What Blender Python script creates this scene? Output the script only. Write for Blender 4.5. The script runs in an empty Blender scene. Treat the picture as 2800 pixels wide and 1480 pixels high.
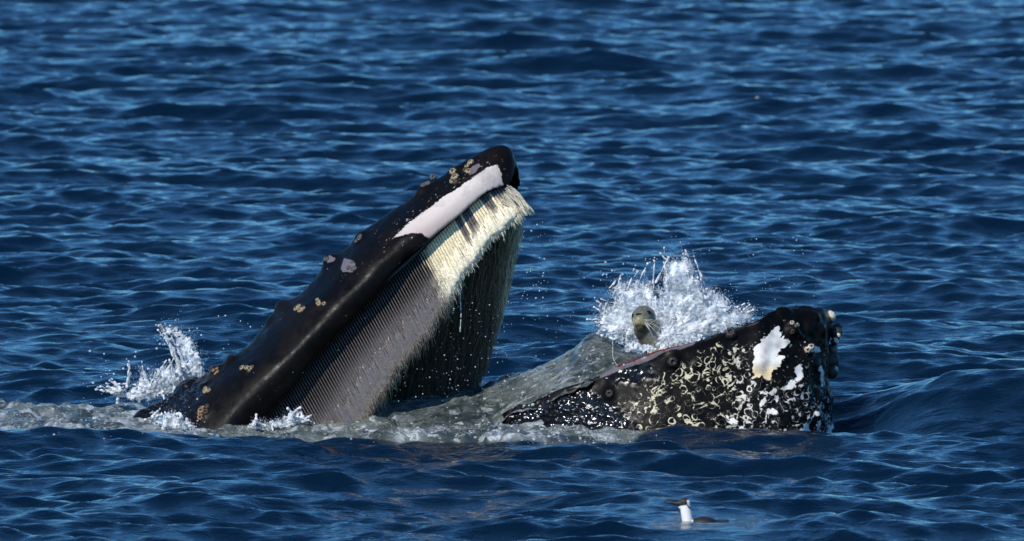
import bpy, bmesh, math, random
import numpy as np
from mathutils import Vector, Matrix
from mathutils.bvhtree import BVHTree
random.seed(7); rng = np.random.default_rng(11)
sc = bpy.context.scene
COL = sc.collection

# ------------------------------------------------------------------ camera, sky, sun
FOV = .07; CAM = np.array([0.0, -100.0, 7.0]); AIM = np.array([0.0, 0.0, 1.025])
FW = (AIM - CAM) / np.linalg.norm(AIM - CAM)
RT = np.array([1.0, 0, 0]); UP = np.cross(RT, FW)
cd = bpy.data.cameras.new('camera'); cam = bpy.data.objects.new('camera', cd); COL.objects.link(cam)
cam.location = CAM
cam.rotation_euler = Vector(FW).to_track_quat('-Z', 'Y').to_euler()
cd.sensor_width = 36; cd.lens = 36 / FOV
cd.clip_start = 0.5; cd.clip_end = 8000
cd.dof.use_dof = True; cd.dof.focus_distance = 99.0; cd.dof.aperture_fstop = 7.0
sc.camera = cam

SUN_EL, SUN_AZ = 41.0, (-0.62, -0.785)      # horizontal direction towards the sun
el = math.radians(SUN_EL)
sd = Vector((SUN_AZ[0] * math.cos(el), SUN_AZ[1] * math.cos(el), math.sin(el))).normalized()
w = bpy.data.worlds.new('World'); sc.world = w; w.use_nodes = True
nt = w.node_tree; nt.nodes.clear()
sky = nt.nodes.new('ShaderNodeTexSky'); sky.sky_type = 'NISHITA'; sky.sun_disc = False
sky.sun_elevation = el; sky.sun_rotation = math.atan2(sd.x, sd.y)
sky.air_density = 1.0; sky.dust_density = 0.0; sky.ozone_density = 6.0; sky.altitude = 0
bg = nt.nodes.new('ShaderNodeBackground'); bg.inputs['Strength'].default_value = 0.14
wo = nt.nodes.new('ShaderNodeOutputWorld')
mx = nt.nodes.new('ShaderNodeMix'); mx.data_type = 'RGBA'; mx.blend_type = 'MULTIPLY'; mx.inputs[0].default_value = 1
mx.inputs[7].default_value = (.44, .80, 1.02, 1); nt.links.new(sky.outputs[0], mx.inputs[6])   # blue tint added over the whole sky, bluing reflections and fill
nt.links.new(mx.outputs[2], bg.inputs[0]); nt.links.new(bg.outputs[0], wo.inputs[0])
sl = bpy.data.lights.new('sun', 'SUN'); sl.energy = 4.4; sl.angle = math.radians(0.53); sl.color = (1, 0.955, 0.89)
so = bpy.data.objects.new('sun', sl); COL.objects.link(so)
so.rotation_euler = sd.to_track_quat('Z', 'Y').to_euler()
sc.view_settings.view_transform = 'Standard'; sc.view_settings.look = 'None'
sc.view_settings.exposure = 0.0; sc.view_settings.gamma = 1; sc.view_settings.use_curve_mapping = False
sc.cycles.max_bounces = 8; sc.cycles.transmission_bounces = 6; sc.cycles.caustics_refractive = False
sc.cycles.sample_clamp_indirect = 4

# ------------------------------------------------------------------ helpers
def P(px, py, y):
    """the point at depth y that the photograph shows at pixel (px, py) of 2800x1480"""
    u = (px - 1400) / 2800 * FOV; v = -(py - 740) / 2800 * FOV
    d = FW + u * RT + v * UP
    return CAM + d * ((y - CAM[1]) / d[1])

def to_px(v):
    r = v - CAM; d = r @ FW
    return np.stack([1400 + (r @ RT) / d / FOV * 2800, 740 - (r @ UP) / d / FOV * 2800], -1)

def mesh_obj(name, verts, faces, mat=None, parent=None, smooth=True):
    me = bpy.data.meshes.new(name)
    me.from_pydata([tuple(map(float, v)) for v in verts] if not isinstance(verts, np.ndarray) else verts.tolist(), [],
                   faces if not isinstance(faces, np.ndarray) else faces.tolist())
    me.validate()
    if smooth: me.polygons.foreach_set('use_smooth', [True] * len(me.polygons))
    o = bpy.data.objects.new(name, me); COL.objects.link(o)
    if mat: me.materials.append(mat)
    if parent: o.parent = parent
    return o

def grid_faces(nu, nv, wrap_v=False):
    i = np.arange(nu - 1)[:, None]; j = np.arange(nv if wrap_v else nv - 1)[None, :]
    jn = (j + 1) % nv
    f = np.stack([i * nv + j, (i + 1) * nv + j, (i + 1) * nv + jn, i * nv + jn], -1)
    return f.reshape(-1, 4)

def attr(o, name, vals):
    a = o.data.attributes.new(name, 'FLOAT', 'POINT'); a.data.foreach_set('value', np.asarray(vals, dtype=np.float32))

def attr_col(o, name, cols):
    a = o.data.attributes.new(name, 'FLOAT_COLOR', 'POINT')
    c = np.ones((len(cols), 4), np.float32); c[:, :3] = cols; a.data.foreach_set('color', c.ravel())

def coords(o):
    n = len(o.data.vertices); a = np.empty(n * 3, np.float32); o.data.vertices.foreach_get('co', a); return a.reshape(-1, 3).astype(float)

def normals(o):
    n = len(o.data.vertices); a = np.empty(n * 3, np.float32); o.data.vertices.foreach_get('normal', a); return a.reshape(-1, 3).astype(float)

def set_coords(o, c):
    o.data.vertices.foreach_set('co', np.asarray(c, np.float32).ravel()); o.data.update()

def tag(o, label, cat, group=None, kind=None):
    o['label'] = label; o['category'] = cat
    if group: o['group'] = group
    if kind: o['kind'] = kind
    return o

def empty(name, loc):
    o = bpy.data.objects.new(name, None); COL.objects.link(o); o.location = tuple(map(float, loc)); return o

def adopt(o, root):
    """parent o to the Empty root, o's mesh being written in world coordinates"""
    o.parent = root; o.location = -root.location

def remesh(name, verts, faces, voxel, mat=None, smooth=0, adapt=0):
    o = mesh_obj(name + '_raw', verts, faces)
    m = o.modifiers.new('r', 'REMESH'); m.mode = 'VOXEL'; m.voxel_size = voxel; m.adaptivity = adapt
    if smooth:
        s = o.modifiers.new('s', 'SMOOTH'); s.iterations = smooth; s.factor = .5
    dg = bpy.context.evaluated_depsgraph_get(); dg.update()
    me = bpy.data.meshes.new_from_object(o.evaluated_get(dg)); me.name = name
    bpy.data.objects.remove(o)
    me.materials.clear()
    if mat: me.materials.append(mat)
    me.polygons.foreach_set('use_smooth', [True] * len(me.polygons))
    for a in list(me.attributes):
        if a.name not in ('position', '.edge_verts', '.corner_vert', '.corner_edge', 'sharp_face', 'material_index') and not a.is_required:
            try: me.attributes.remove(a)
            except Exception: pass
    r = bpy.data.objects.new(name, me); COL.objects.link(r); return r

def ico(sub):
    bm = bmesh.new(); bmesh.ops.create_icosphere(bm, subdivisions=sub, radius=1)
    v = np.array([x.co[:] for x in bm.verts]); f = np.array([[q.index for q in p.verts] for p in bm.faces]); bm.free(); return v, f
ICO = {k: ico(k) for k in (1, 2, 3, 4)}

def balls(cs, rs, sub=1):
    """many spheres or ellipsoids as arrays of verts and faces"""
    v, f = ICO[sub]; cs = np.asarray(cs, float); rs = np.asarray(rs, float)
    if rs.ndim == 1: rs = rs[:, None] * np.ones(3)
    V = v[None] * rs[:, None, :] + cs[:, None, :]
    F = f[None] + (np.arange(len(cs)) * len(v))[:, None, None]
    return V.reshape(-1, 3), F.reshape(-1, 3)

def ell(c, r, rot=None, sub=3):
    v, f = ICO[sub]; v = v * np.asarray(r)
    if rot is not None: v = v @ np.array(rot).T
    return v + np.asarray(c), f

def join(parts):
    V, F, n = [], [], 0
    for v, f in parts:
        V.append(np.asarray(v)); F += [[int(i) + n for i in q] for q in f]; n += len(v)
    return np.concatenate(V), F

def cr(pts, n, closed=False):
    """Catmull-Rom through pts (K, D), n samples"""
    p = np.asarray(pts, float); K = len(p)
    if closed: t = np.arange(n) / n * K; idx = lambda i: i % K
    else: t = np.linspace(0, K - 1, n); idx = lambda i: np.clip(i, 0, K - 1)
    i = np.floor(t).astype(int)
    if not closed: i = np.minimum(i, K - 2)
    u = (t - i)[:, None]; a, b, c, d = p[idx(i - 1)], p[idx(i)], p[idx(i + 1)], p[idx(i + 2)]
    return .5 * ((2 * b) + (c - a) * u + (2 * a - 5 * b + 4 * c - d) * u ** 2 + (3 * b - a - 3 * c + d) * u ** 3)

def seg_dist(q, poly, closed=True):
    q = np.asarray(q, float); p = np.asarray(poly, float); m = np.full(len(q), 1e9); n = len(p)
    for i in range(n if closed else n - 1):
        a, b = p[i], p[(i + 1) % n]; ab = b - a
        t = np.clip(((q - a) @ ab) / (ab @ ab + 1e-12), 0, 1)[:, None]
        m = np.minimum(m, np.linalg.norm(q - a - t * ab, axis=1))
    return m

def sdf(q, poly):
    """signed distance, positive inside"""
    q = np.asarray(q, float); p = np.asarray(poly, float); ins = np.zeros(len(q), bool); n = len(p)
    for i in range(n):
        a, b = p[i], p[(i + 1) % n]
        c = ((a[1] > q[:, 1]) != (b[1] > q[:, 1])) & (q[:, 0] < (b[0] - a[0]) * (q[:, 1] - a[1]) / (b[1] - a[1] + 1e-12) + a[0])
        ins ^= c
    return np.where(ins, 1, -1) * seg_dist(q, p)

def sstep(a, b, x):
    t = np.clip((x - a) / (b - a), 0, 1); return t * t * (3 - 2 * t)

def vnoise(p, scale, seed=0):
    """cheap smooth noise from sines, about -1..1"""
    r = np.random.default_rng(seed); s = np.zeros(len(p))
    for _ in range(9):
        k = r.normal(size=p.shape[1]); k = k / np.linalg.norm(k) * r.uniform(.6, 1.7) * 2 * math.pi / scale
        s += np.sin(p @ k + r.uniform(0, 6.28))
    return s / 4

# ------------------------------------------------------------------ materials
class M:
    def __init__(s, name):
        s.m = bpy.data.materials.new(name); s.m.use_nodes = True; s.t = s.m.node_tree
        s.b = s.t.nodes['Principled BSDF']; s.out = s.t.nodes['Material Output']
    def n(s, t, **kw):
        q = s.t.nodes.new(t)
        for k, v in kw.items(): setattr(q, k, v)
        return q
    def l(s, a, b): s.t.links.new(a, b)
    def set(s, **kw):
        for k, v in kw.items():
            k = k.replace('_', ' ')
            s.b.inputs[k].default_value = v if not isinstance(v, tuple) else (*v, 1)
        return s
    def val(s, x, q):
        if hasattr(x, 'is_output') or isinstance(x, bpy.types.NodeSocket): s.l(x, q)
        else: q.default_value = x
    def math(s, op, a, b=0.0, clamp=False):
        q = s.n('ShaderNodeMath', operation=op, use_clamp=clamp); s.val(a, q.inputs[0]); s.val(b, q.inputs[1]); return q.outputs[0]
    def attr(s, name): return s.n('ShaderNodeAttribute', attribute_name=name).outputs
    def obj(s): return s.n('ShaderNodeTexCoord').outputs['Object']
    def mapping(s, vec, scale, loc=(0, 0, 0)):
        q = s.n('ShaderNodeMapping'); s.l(vec, q.inputs[0]); q.inputs['Scale'].default_value = scale; q.inputs['Location'].default_value = loc; return q.outputs[0]
    def rot(s, vec, ang, scale):
        q = s.n('ShaderNodeMapping', vector_type='TEXTURE'); s.l(vec, q.inputs[0]); q.inputs['Rotation'].default_value = (0, ang, 0)
        return s.mapping(q.outputs[0], scale)
    def noise(s, vec, scale, detail=4, rough=.55, dist=0):
        q = s.n('ShaderNodeTexNoise'); s.l(vec, q.inputs['Vector']); q.inputs['Scale'].default_value = scale
        q.inputs['Detail'].default_value = detail; q.inputs['Roughness'].default_value = rough; q.inputs['Distortion'].default_value = dist; return q.outputs['Fac']
    def voro(s, vec, scale, feature='F1'):
        q = s.n('ShaderNodeTexVoronoi', feature=feature); s.l(vec, q.inputs['Vector']); q.inputs['Scale'].default_value = scale; return q.outputs
    def ramp(s, x, a, b, lo=0.0, hi=1.0):
        q = s.n('ShaderNodeMapRange', interpolation_type='SMOOTHSTEP'); s.val(x, q.inputs['Value'])
        q.inputs['From Min'].default_value = a; q.inputs['From Max'].default_value = b
        q.inputs['To Min'].default_value = lo; q.inputs['To Max'].default_value = hi; return q.outputs[0]
    def mix(s, f, a, b):
        q = s.n('ShaderNodeMix', data_type='RGBA'); s.val(f, q.inputs[0])
        for x, i in ((a, 6), (b, 7)):
            if isinstance(x, tuple): q.inputs[i].default_value = (*x, 1)
            else: s.l(x, q.inputs[i])
        return q.outputs[2]
    def bump(s, h, strength, dist=.01, prev=None):
        q = s.n('ShaderNodeBump'); s.val(h, q.inputs['Height']); s.val(strength, q.inputs['Strength']); q.inputs['Distance'].default_value = dist
        if prev: s.l(prev, q.inputs['Normal'])
        return q.outputs[0]
    def warp(s, vec, scale, amt):
        q = s.n('ShaderNodeTexNoise'); s.l(vec, q.inputs['Vector']); q.inputs['Scale'].default_value = scale; q.inputs['Detail'].default_value = 2
        a = s.n('ShaderNodeVectorMath', operation='MULTIPLY_ADD'); s.l(q.outputs['Color'], a.inputs[0]); a.inputs[1].default_value = (amt,) * 3; s.l(vec, a.inputs[2]); return a.outputs[0]

# open water, with churned milky water where the attribute says so
W = M('sea_water'); ob = W.obj()
tb = W.attr('churn')['Fac']
n1 = W.noise(W.mapping(ob, (1, .45, 1)), 2.6, 6, .62, .6)
mask = W.ramp(W.math('ADD', tb, W.math('MULTIPLY', W.math('SUBTRACT', n1, .5), .8)), .40, .60)
n2 = W.noise(W.mapping(W.warp(ob, 3, .25), (1, .35, 1)), 4.5, 7, .7, 1.0)
n4 = W.noise(W.mapping(W.warp(ob, 9, .12), (1, .4, 1)), 13, 6, .75, .5)
foam = W.math('MULTIPLY', W.math('MAXIMUM', W.ramp(n2, .50, .66), W.math('MULTIPLY', W.ramp(n4, .54, .62), .8)), W.ramp(tb, .45, .8), True)
milk = W.mix(W.ramp(W.noise(W.mapping(ob, (1, .4, 1)), 1.9, 4), .35, .65), (.024, .036, .031), (.19, .22, .20))
c = W.mix(mask, (.0010, .0075, .0195), milk)
c = W.mix(W.math('MULTIPLY', foam, .85), c, (.66, .70, .70))
W.l(c, W.b.inputs['Base Color'])
W.set(IOR=1.333); W.l(W.ramp(mask, 0, 1, .06, .17), W.b.inputs['Roughness'])
r1 = W.noise(W.mapping(ob, (1, 1.6, 1)), 9, 3, .5)
r2 = W.noise(W.mapping(W.warp(ob, 6, .04), (1, 1.5, 1)), 30, 3, .55)
sy = W.n('ShaderNodeSeparateXYZ'); W.l(ob, sy.inputs[0])          # a gust ruffles the nearer water
b1 = W.bump(r1, W.ramp(sy.outputs[1], -4, 30, .42, .36), .034); b1 = W.bump(r2, W.ramp(sy.outputs[1], -4, 30, .6, .25), .010, b1)
r3 = W.noise(W.warp(ob, 9, .05), 38, 4, .65)
b1 = W.bump(r3, W.ramp(mask, 0, 1, 0, 1), .028, b1)
W.l(b1, W.b.inputs['Normal'])
M_SEA = W.m

# water heaped over the jaw
W = M('churned_water'); ob = W.obj()
n1 = W.noise(W.mapping(W.warp(ob, 4, .3), (.7, .7, 1.6)), 3.5, 6, .65, .8)
c = W.mix(W.ramp(n1, .36, .64), (.045, .062, .056), (.27, .305, .28))
fv = W.rot(W.warp(ob, 5, .12), -.42, (.45, 1, 2.6)); fs = W.noise(fv, 9, 7, .7, .5); f2 = W.noise(W.rot(ob, -.42, (.3, 1, 2.4)), 24, 5, .7, .8)
c = W.mix(W.ramp(f2, .40, .62), c, W.mix(.75, (.018, .026, .023), c))
c = W.mix(W.math('MULTIPLY', W.ramp(fs, .54, .64), .75), c, (.56, .60, .58))
sp = W.ramp(W.noise(W.warp(ob, 12, .06), 38, 4, .65), .56, .68); sp2 = W.ramp(W.noise(ob, 3.2, 3), .5, .62)
c = W.mix(W.math('MULTIPLY', sp, sp2), c, (.75, .78, .76))
W.l(c, W.b.inputs['Base Color']); W.set(Roughness=.07, IOR=1.333, Transmission_Weight=.2)
b1 = W.bump(W.noise(W.warp(ob, 5, .1), 14, 5, .65), 1.0, .045); b1 = W.bump(fs, 1.0, .05, b1); b1 = W.bump(f2, .7, .010, b1)
W.l(b1, W.b.inputs['Normal']); M_CHURN = W.m

# splash: clear sheets mixed with aerated white
W = M('splash_water'); ob = W.obj()
n1 = W.noise(W.warp(ob, 8, .1), 11, 5, .65)
c = W.mix(W.ramp(n1, .35, .6), (.86, .92, .97), (.96, .98, 1.0))
W.l(c, W.b.inputs['Base Color']); W.set(Roughness=.2, IOR=1.333, Specular_IOR_Level=.35)
W.l(W.ramp(n1, .40, .58, .35, .05), W.b.inputs['Transmission Weight'])
b1 = W.bump(W.noise(W.warp(ob, 10, .08), 30, 5, .68), 1.0, .035)
W.l(b1, W.b.inputs['Normal']); M_SPL = W.m

W = M('splash_sheet'); ob = W.obj()
n1 = W.noise(W.warp(ob, 7, .16), 13, 6, .7); n2 = W.noise(W.warp(ob, 20, .03), 55, 4, .7)
f = W.ramp(W.math('ADD', W.math('MULTIPLY', n1, .7), W.math('MULTIPLY', n2, .3)), .38, .64)
W.l(W.mix(f, (.74, .84, .90), (.97, .98, .99)), W.b.inputs['Base Color'])
W.l(W.ramp(f, 0, 1, .08, .66), W.b.inputs['Alpha']); W.set(Roughness=.32, IOR=1.333, Specular_IOR_Level=.35)
b1 = W.bump(W.noise(W.warp(ob, 9, .1), 26, 4, .6), .35, .015); b1 = W.bump(n2, .3, .006, b1)
W.l(b1, W.b.inputs['Normal']); M_SHEET = W.m

W = M('water_drop').set(Base_Color=(.93, .96, 1), Roughness=.03, IOR=1.333, Transmission_Weight=.55); M_DROP = W.m

# whale skin
W = M('whale_skin'); ob = W.obj()
fine = W.noise(ob, 55, 4, .6); mid = W.noise(ob, 14, 4, .6); big = W.noise(ob, 3, 3)
base = W.mix(W.ramp(big, .4, .65), (.0022, .0020, .0020), (.0055, .0042, .0036))
wh = W.attr('white')['Fac']
wn = W.math('ADD', wh, W.math('MULTIPLY', W.math('SUBTRACT', mid, .5), W.ramp(W.attr('lower_jaw')['Fac'], 0, 1, .035, .085)))
wn = W.math('ADD', wn, W.math('MULTIPLY', W.math('SUBTRACT', fine, .5), .022))
wmask = W.ramp(wn, -.003, .004)
yel = W.attr('yellow')['Fac']
wcol = W.mix(W.attr('pink_shade')['Fac'], (.60, .54, .49), (.42, .30, .275))  # second colour carries painted shade where the lip turns under
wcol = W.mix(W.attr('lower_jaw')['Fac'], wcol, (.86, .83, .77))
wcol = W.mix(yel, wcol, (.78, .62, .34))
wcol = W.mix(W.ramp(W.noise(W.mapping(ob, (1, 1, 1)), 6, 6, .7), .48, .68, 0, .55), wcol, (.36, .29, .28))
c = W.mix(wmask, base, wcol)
# flecks near the edge of the white
fl = W.math('MULTIPLY', W.ramp(W.noise(ob, 42, 3, .6), .63, .68), W.math('MULTIPLY', W.ramp(wh, -.09, -.01), W.ramp(wh, .0, -.02)), True)
c = W.mix(W.math('MULTIPLY', fl, .7), c, (.6, .58, .54))
sl_ = W.noise(W.mapping(W.warp(ob, 5, .1), (1.6, 1, .7)), 34, 3, .6); sm_ = W.ramp(W.noise(ob, 4.5, 2), .56, .62)
c = W.mix(W.math('MULTIPLY', W.math('MULTIPLY', W.ramp(sl_, .66, .72), sm_), .55), c, (.16, .145, .13))
# scars: warped rings and broken net
sm = W.attr('scar')['Fac']
def rings(scale, off, r0, wdt, thr, wamt=.08):
    v = W.mapping(W.warp(ob, 9, wamt), (1, .55, 1), off)
    d = W.voro(v, scale)['Distance']
    br = W.noise(W.mapping(ob, (1, 1, 1), off), 7.5, 3, .6)
    wv = W.math('MULTIPLY', W.ramp(br, thr, thr + .22), wdt)
    a = W.math('ABSOLUTE', W.math('SUBTRACT', d, r0))
    return W.ramp(W.math('SUBTRACT', wv, a), -.012, .012)
ra = rings(10.5, (3.1, 0, 1.7), .42, .075, .46)
rb = rings(17.0, (7.7, 2, 4.1), .40, .10, .44, .05)
de = W.voro(W.mapping(W.warp(ob, 10, .17), (1, .5, 1), (5, 1, 2)), 9.5, 'DISTANCE_TO_EDGE')['Distance']
rc = W.ramp(W.math('SUBTRACT', W.math('MULTIPLY', W.ramp(W.noise(W.mapping(ob, (1, 1, 1), (4, 4, 4)), 9, 4, .65), .47, .70), .095), de), -.008, .012)
spots = W.ramp(W.noise(W.mapping(ob, (1, .6, 1), (9, 0, 0)), 26, 2, .5), .70, .73)
sc_ = W.math('MAXIMUM', W.math('MAXIMUM', ra, rb), W.math('MAXIMUM', rc, spots))
smn = W.ramp(W.math('ADD', sm, W.math('MULTIPLY', W.math('SUBTRACT', mid, .5), .9)), .45, .6)
sc_ = W.math('MULTIPLY', sc_, smn)
sc_ = W.math('MULTIPLY', sc_, W.ramp(W.noise(W.mapping(ob, (1, 1, 1), (2, 8, 1)), 17, 4, .7), .42, .54))
c = W.mix(sc_, c, W.mix(W.attr('palescar')['Fac'], (.62, .56, .39), (.62, .61, .58)))
gy = W.attr('grey')['Fac']
c = W.mix(W.ramp(W.math('ADD', gy, W.math('MULTIPLY', W.math('SUBTRACT', mid, .5), .02)), -.002, .005), c, (.13, .115, .13))
rd = W.attr('red')['Fac']
c = W.mix(W.ramp(rd, 0, .006), c, (.10, .012, .010))
W.l(c, W.b.inputs['Base Color'])
W.set(IOR=1.33); W.l(W.ramp(W.attr('wet')['Fac'], 0, 1, .20, .9), W.b.inputs['Specular IOR Level'])
wet = W.attr('wet')['Fac']
W.l(W.math('MAXIMUM', W.math('SUBTRACT', W.math('ADD', W.ramp(mid, .3, .7, .30, .56), W.math('MULTIPLY', wmask, .05)), W.math('MULTIPLY', wet, .33)), .13), W.b.inputs['Roughness'])
W.set(Coat_Weight=0.0)
b1 = W.bump(mid, .34, .012); b1 = W.bump(fine, W.ramp(wmask, 0, 1, .22, .05), .004, b1)
b1 = W.bump(sc_, .18, .006, b1)
b1 = W.bump(W.noise(W.warp(ob, 12, .06), 14, 2, .5), W.math('MULTIPLY', wet, .85), .018, b1)
W.l(b1, W.b.inputs['Normal'])
W.l(b1, W.b.inputs['Coat Normal'])
M_SKIN = W.m

def tinted(name, rough=.5, bscale=60, bstr=.3, sheen=0, aniso=(1, 1, 1), var=.35, **kw):
    W = M(name); ob = W.obj(); t = W.attr('tint')['Color']
    nn = W.noise(W.mapping(ob, aniso), bscale, 4, .6)
    q = W.n('ShaderNodeHueSaturation'); W.l(t, q.inputs['Color']); W.l(W.ramp(nn, .25, .75, 1 - var, 1 + var), q.inputs['Value'])
    W.l(q.outputs[0], W.b.inputs['Base Color']); W.set(Roughness=rough, **kw)
    W.l(W.bump(nn, bstr, .006), W.b.inputs['Normal']); return W.m
M_BAL = tinted('baleen', .33, 90, .3)
M_FRINGE = tinted('baleen_hair', .6, 70, .1)
M_BARN = tinted('barnacle_shell', .5, 120, .8, var=.5)
M_SEAL = tinted('seal_fur', .24, 70, .35, var=.3)
M_BIRD = tinted('bird_feathers', .6, 160, .25, var=.12)
W = M('gum_skin').set(Base_Color=(.008, .007, .007), Roughness=.35); M_GUM = W.m
W = M('eye_black').set(Base_Color=(.004, .0035, .003), Roughness=.06); M_EYE = W.m
W = M('whisker').set(Base_Color=(.75, .72, .62), Roughness=.4); M_WHISK = W.m
W = M('beak_horn').set(Base_Color=(.012, .010, .009), Roughness=.4); M_BEAK = W.m

# ------------------------------------------------------------------ the sea
NW = 200; NR = 90     # waves and ripples
lam = np.exp(rng.uniform(math.log(.16), math.log(6.5), NW))
lam = np.r_[lam, np.exp(rng.uniform(math.log(.19), math.log(.6), NR))]; NW += NR
th = rng.normal(0, 1, NW) * np.where(np.arange(NW) < NW - NR, .50, .62) + math.radians(6)
kx = np.sin(th) * 2 * math.pi / lam; ky = np.cos(th) * 2 * math.pi / lam
ph = rng.uniform(0, 2 * math.pi, NW)
steep = .0235 * np.where(lam > 2.0, (2.0 / lam) ** 1.1, 1) * np.where(lam < .6, 1.3, 1)
steep[NW - NR:] = .021
amp = steep * lam / (2 * math.pi)

CHURN_POLY = [(-6, -1.8), (-3.4, -1.8), (-2.9, -2.15), (-2.3, -2.3), (-1.2, -2.2), (-.5, -2.35), (0, -2.7), (.4, -2.6), (.75, -2.0), (1.0, -1.2),
              (1.1, -.6), (1.7, -.2), (1.8, .6), (0, 1.0), (-1.6, 1.3), (-2.4, 1.0), (-3.0, 1.1), (-3.5, 1.5), (-6, 1.3)]

def macro(x, y):
    h = np.zeros_like(x)
    # low swell crest in front of the whale
    fy = y + 3.0 + .25 * np.sin(x * 1.1 + .5)
    h += .040 * np.exp(-(fy / .55) ** 2) * sstep(-5, -3.5, x) * (1 - sstep(1.0, 2.4, x))
    # the water sags along the whale's near side and piles up farther out
    h -= (.030 + .065 * sstep(.2, 1.3, x)) * np.exp(-((y + .75) / .75) ** 2) * sstep(-2.6, -1.6, x) * (1 - sstep(2.2, 2.9, x))
    d = y + 2.15 + .12 * np.sin(x * 2.3)
    h += .050 * sstep(-2.4, -1.2, x) * (1 - sstep(.9, 1.9, x)) * np.where(d < 0, np.exp(-(d / .32) ** 2), np.exp(-(d / .5) ** 2))
    # wave rising beyond the chin on the right
    d = y + .55 - .05 * (x - 2.2)
    h += .29 * sstep(2.15, 3.25, x) * (1 - .6 * sstep(4.2, 6.0, x)) * np.where(d < 0, np.exp(-(d / .55) ** 2), np.exp(-(d / 1.1) ** 2))
    # long dark wave front low on the left
    d = y + 9.0 - .12 * (x + 2.5)
    h += .10 * np.exp(-((x + 2.2) / .9) ** 2) * np.where(d < 0, np.exp(-(d / .5) ** 2), np.exp(-(d / 1.2) ** 2))
    h += BIRD_FIX * np.exp(-((x - BIRD_XY[0]) / .8) ** 2 - ((y - BIRD_XY[1] + .6) / 1.6) ** 2)
    return h
BIRD_FIX = 0.0; BIRD_XY = (1.05, -9.1)

def water(x, y, chop=.75):
    x = x.astype(np.float32); y = y.astype(np.float32)
    z = np.zeros_like(x); dx = np.zeros_like(x); dy = np.zeros_like(x)
    dist = (y + 100) * .5
    for i in range(NW):
        a = np.float32(kx[i]) * x + np.float32(ky[i]) * y + np.float32(ph[i])
        f = 1 / (1 + (dist / (lam[i] * 600 if i < NW - NR else 62)) ** (4 if i < NW - NR else 7))        # short waves fade out where the grid gets coarse
        s = np.sin(a) * f; c_ = np.cos(a) * f
        z += amp[i] * s
        if chop:
            dx += np.float32(amp[i] * kx[i] * lam[i] / 6.283) * c_; dy += np.float32(amp[i] * ky[i] * lam[i] / 6.283) * c_
    return z, dx * chop, dy * chop

def height(x, y):
    X = np.array([float(x)]); Y = np.array([float(y)])
    return float(water(X, Y, 0)[0][0] + macro(X, Y)[0])

_b = P(1880, 1431, -9.1); BIRD_XY = (_b[0], -9.1)
BIRD_FIX = 0 * (_b[2] - .012 - height(_b[0], -9.1)) / math.exp(-(.6 / 1.6) ** 2)
us = np.arange(-4.3, 4.3001, .0215)
g = 4.3 * np.exp(np.linspace(0, math.log(160), 74)[1:]); us = np.concatenate([-g[::-1], us, g])
ys = [-14.]
while ys[-1] < 78: ys.append(ys[-1] + (.042 if ys[-1] < 3 else .042 * (1 + (ys[-1] - 3) / 60)))
ys = np.array(ys); g2 = 78 + (np.exp(np.linspace(0, math.log(900), 60)[1:]) - 1) * 6
g3 = -14. - (np.exp(np.linspace(0, math.log(85), 26)[1:]) - 1) * 1.0
ys = np.concatenate([g3[::-1], ys, g2])
Yg, Ug = np.meshgrid(ys, us, indexing='ij'); Xg = Ug * np.maximum(Yg + 100, 50) / 100
xf, yf = Xg.ravel(), Yg.ravel()
z, dx, dy = water(xf, yf)
far = 1 - sstep(90, 300, yf)
near = 1 / (1 + (np.abs(Ug.ravel()) / 15) ** 6)
fl_ = (far * near).astype(float)
z = z.astype(float) * fl_; dx = dx * fl_; dy = dy * fl_
q = np.stack([xf, yf], 1)
zone = (np.abs(xf) < 6.5) & (np.abs(yf) < 5)
ch = np.zeros(len(xf)); ch[zone] = np.clip(.5 + sdf(q[zone], CHURN_POLY) * 3.2, 0, 1)
# water behind a splash crown and the pond inside stay calm; churned water is lumpier
lump = np.zeros(len(xf)); qz = np.stack([xf[zone], yf[zone] * 1.0], 1)
lump[zone] = .032 * vnoise(qz, .6, 3) + .017 * vnoise(qz, .24, 4) + .010 * vnoise(qz, .12, 5)
inner = sstep(.45, 1, ch)
z = z * (1 - .6 * inner) + macro(xf, yf) + inner * (.025 + lump)
calm = .78 * np.exp(-((xf - BIRD_XY[0] - .1) / .55) ** 4 - ((yf - BIRD_XY[1] + .5) / 1.5) ** 4)
z = z * (1 - calm) + (_b[2] + .020) * calm
V = np.stack([xf + dx * (1 - .6 * inner), yf + dy * (1 - .6 * inner), z], 1)
sea = mesh_obj('sea_water', V, grid_faces(len(ys), len(us)), M_SEA)
# make normals face up
if sea.data.polygons[0].normal.z < 0: sea.data.flip_normals()
attr(sea, 'churn', ch)
sea['kind'] = 'structure'

# ------------------------------------------------------------------ the whale
whale = empty('humpback_whale', (-.4, -.2, -.3))
tag(whale, 'black humpback whale lunging with mouth wide open, pale scars on its lower jaw', 'whale')

# upper jaw: near lip (px), top edge (px), half width
UPJ = [  # lip, top, half width
    ((560, 1330), (300, 1230), .62), ((650, 1235), (395, 1160), .62), ((716, 1150), (470, 1105), .61), ((775, 1082), (548, 1040), .60),
    ((840, 1003), (612, 990), .58), ((895, 940), (665, 955), .56), ((952, 880), (715, 900), .54), ((1015, 815), (768, 842), .51),
    ((1070, 752), (835, 790), .48), ((1105, 710), (888, 728), .45), ((1150, 676), (935, 690), .42), ((1182, 648), (985, 642), .39),
    ((1208, 627), (1030, 604), .36), ((1252, 592), (1090, 566), .32), ((1288, 560), (1150, 521), .28), ((1326, 530), (1210, 482), .24),
    ((1350, 518), (1262, 445), .205), ((1372, 513), (1311, 417), .17), ((1386, 511), (1345, 401), .14), ((1395, 507), (1372, 396), .115),
    ((1401, 498), (1391, 401), .09), ((1406, 480), (1403, 417), .06), ((1410, 462), (1409, 440), .025)]
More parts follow.
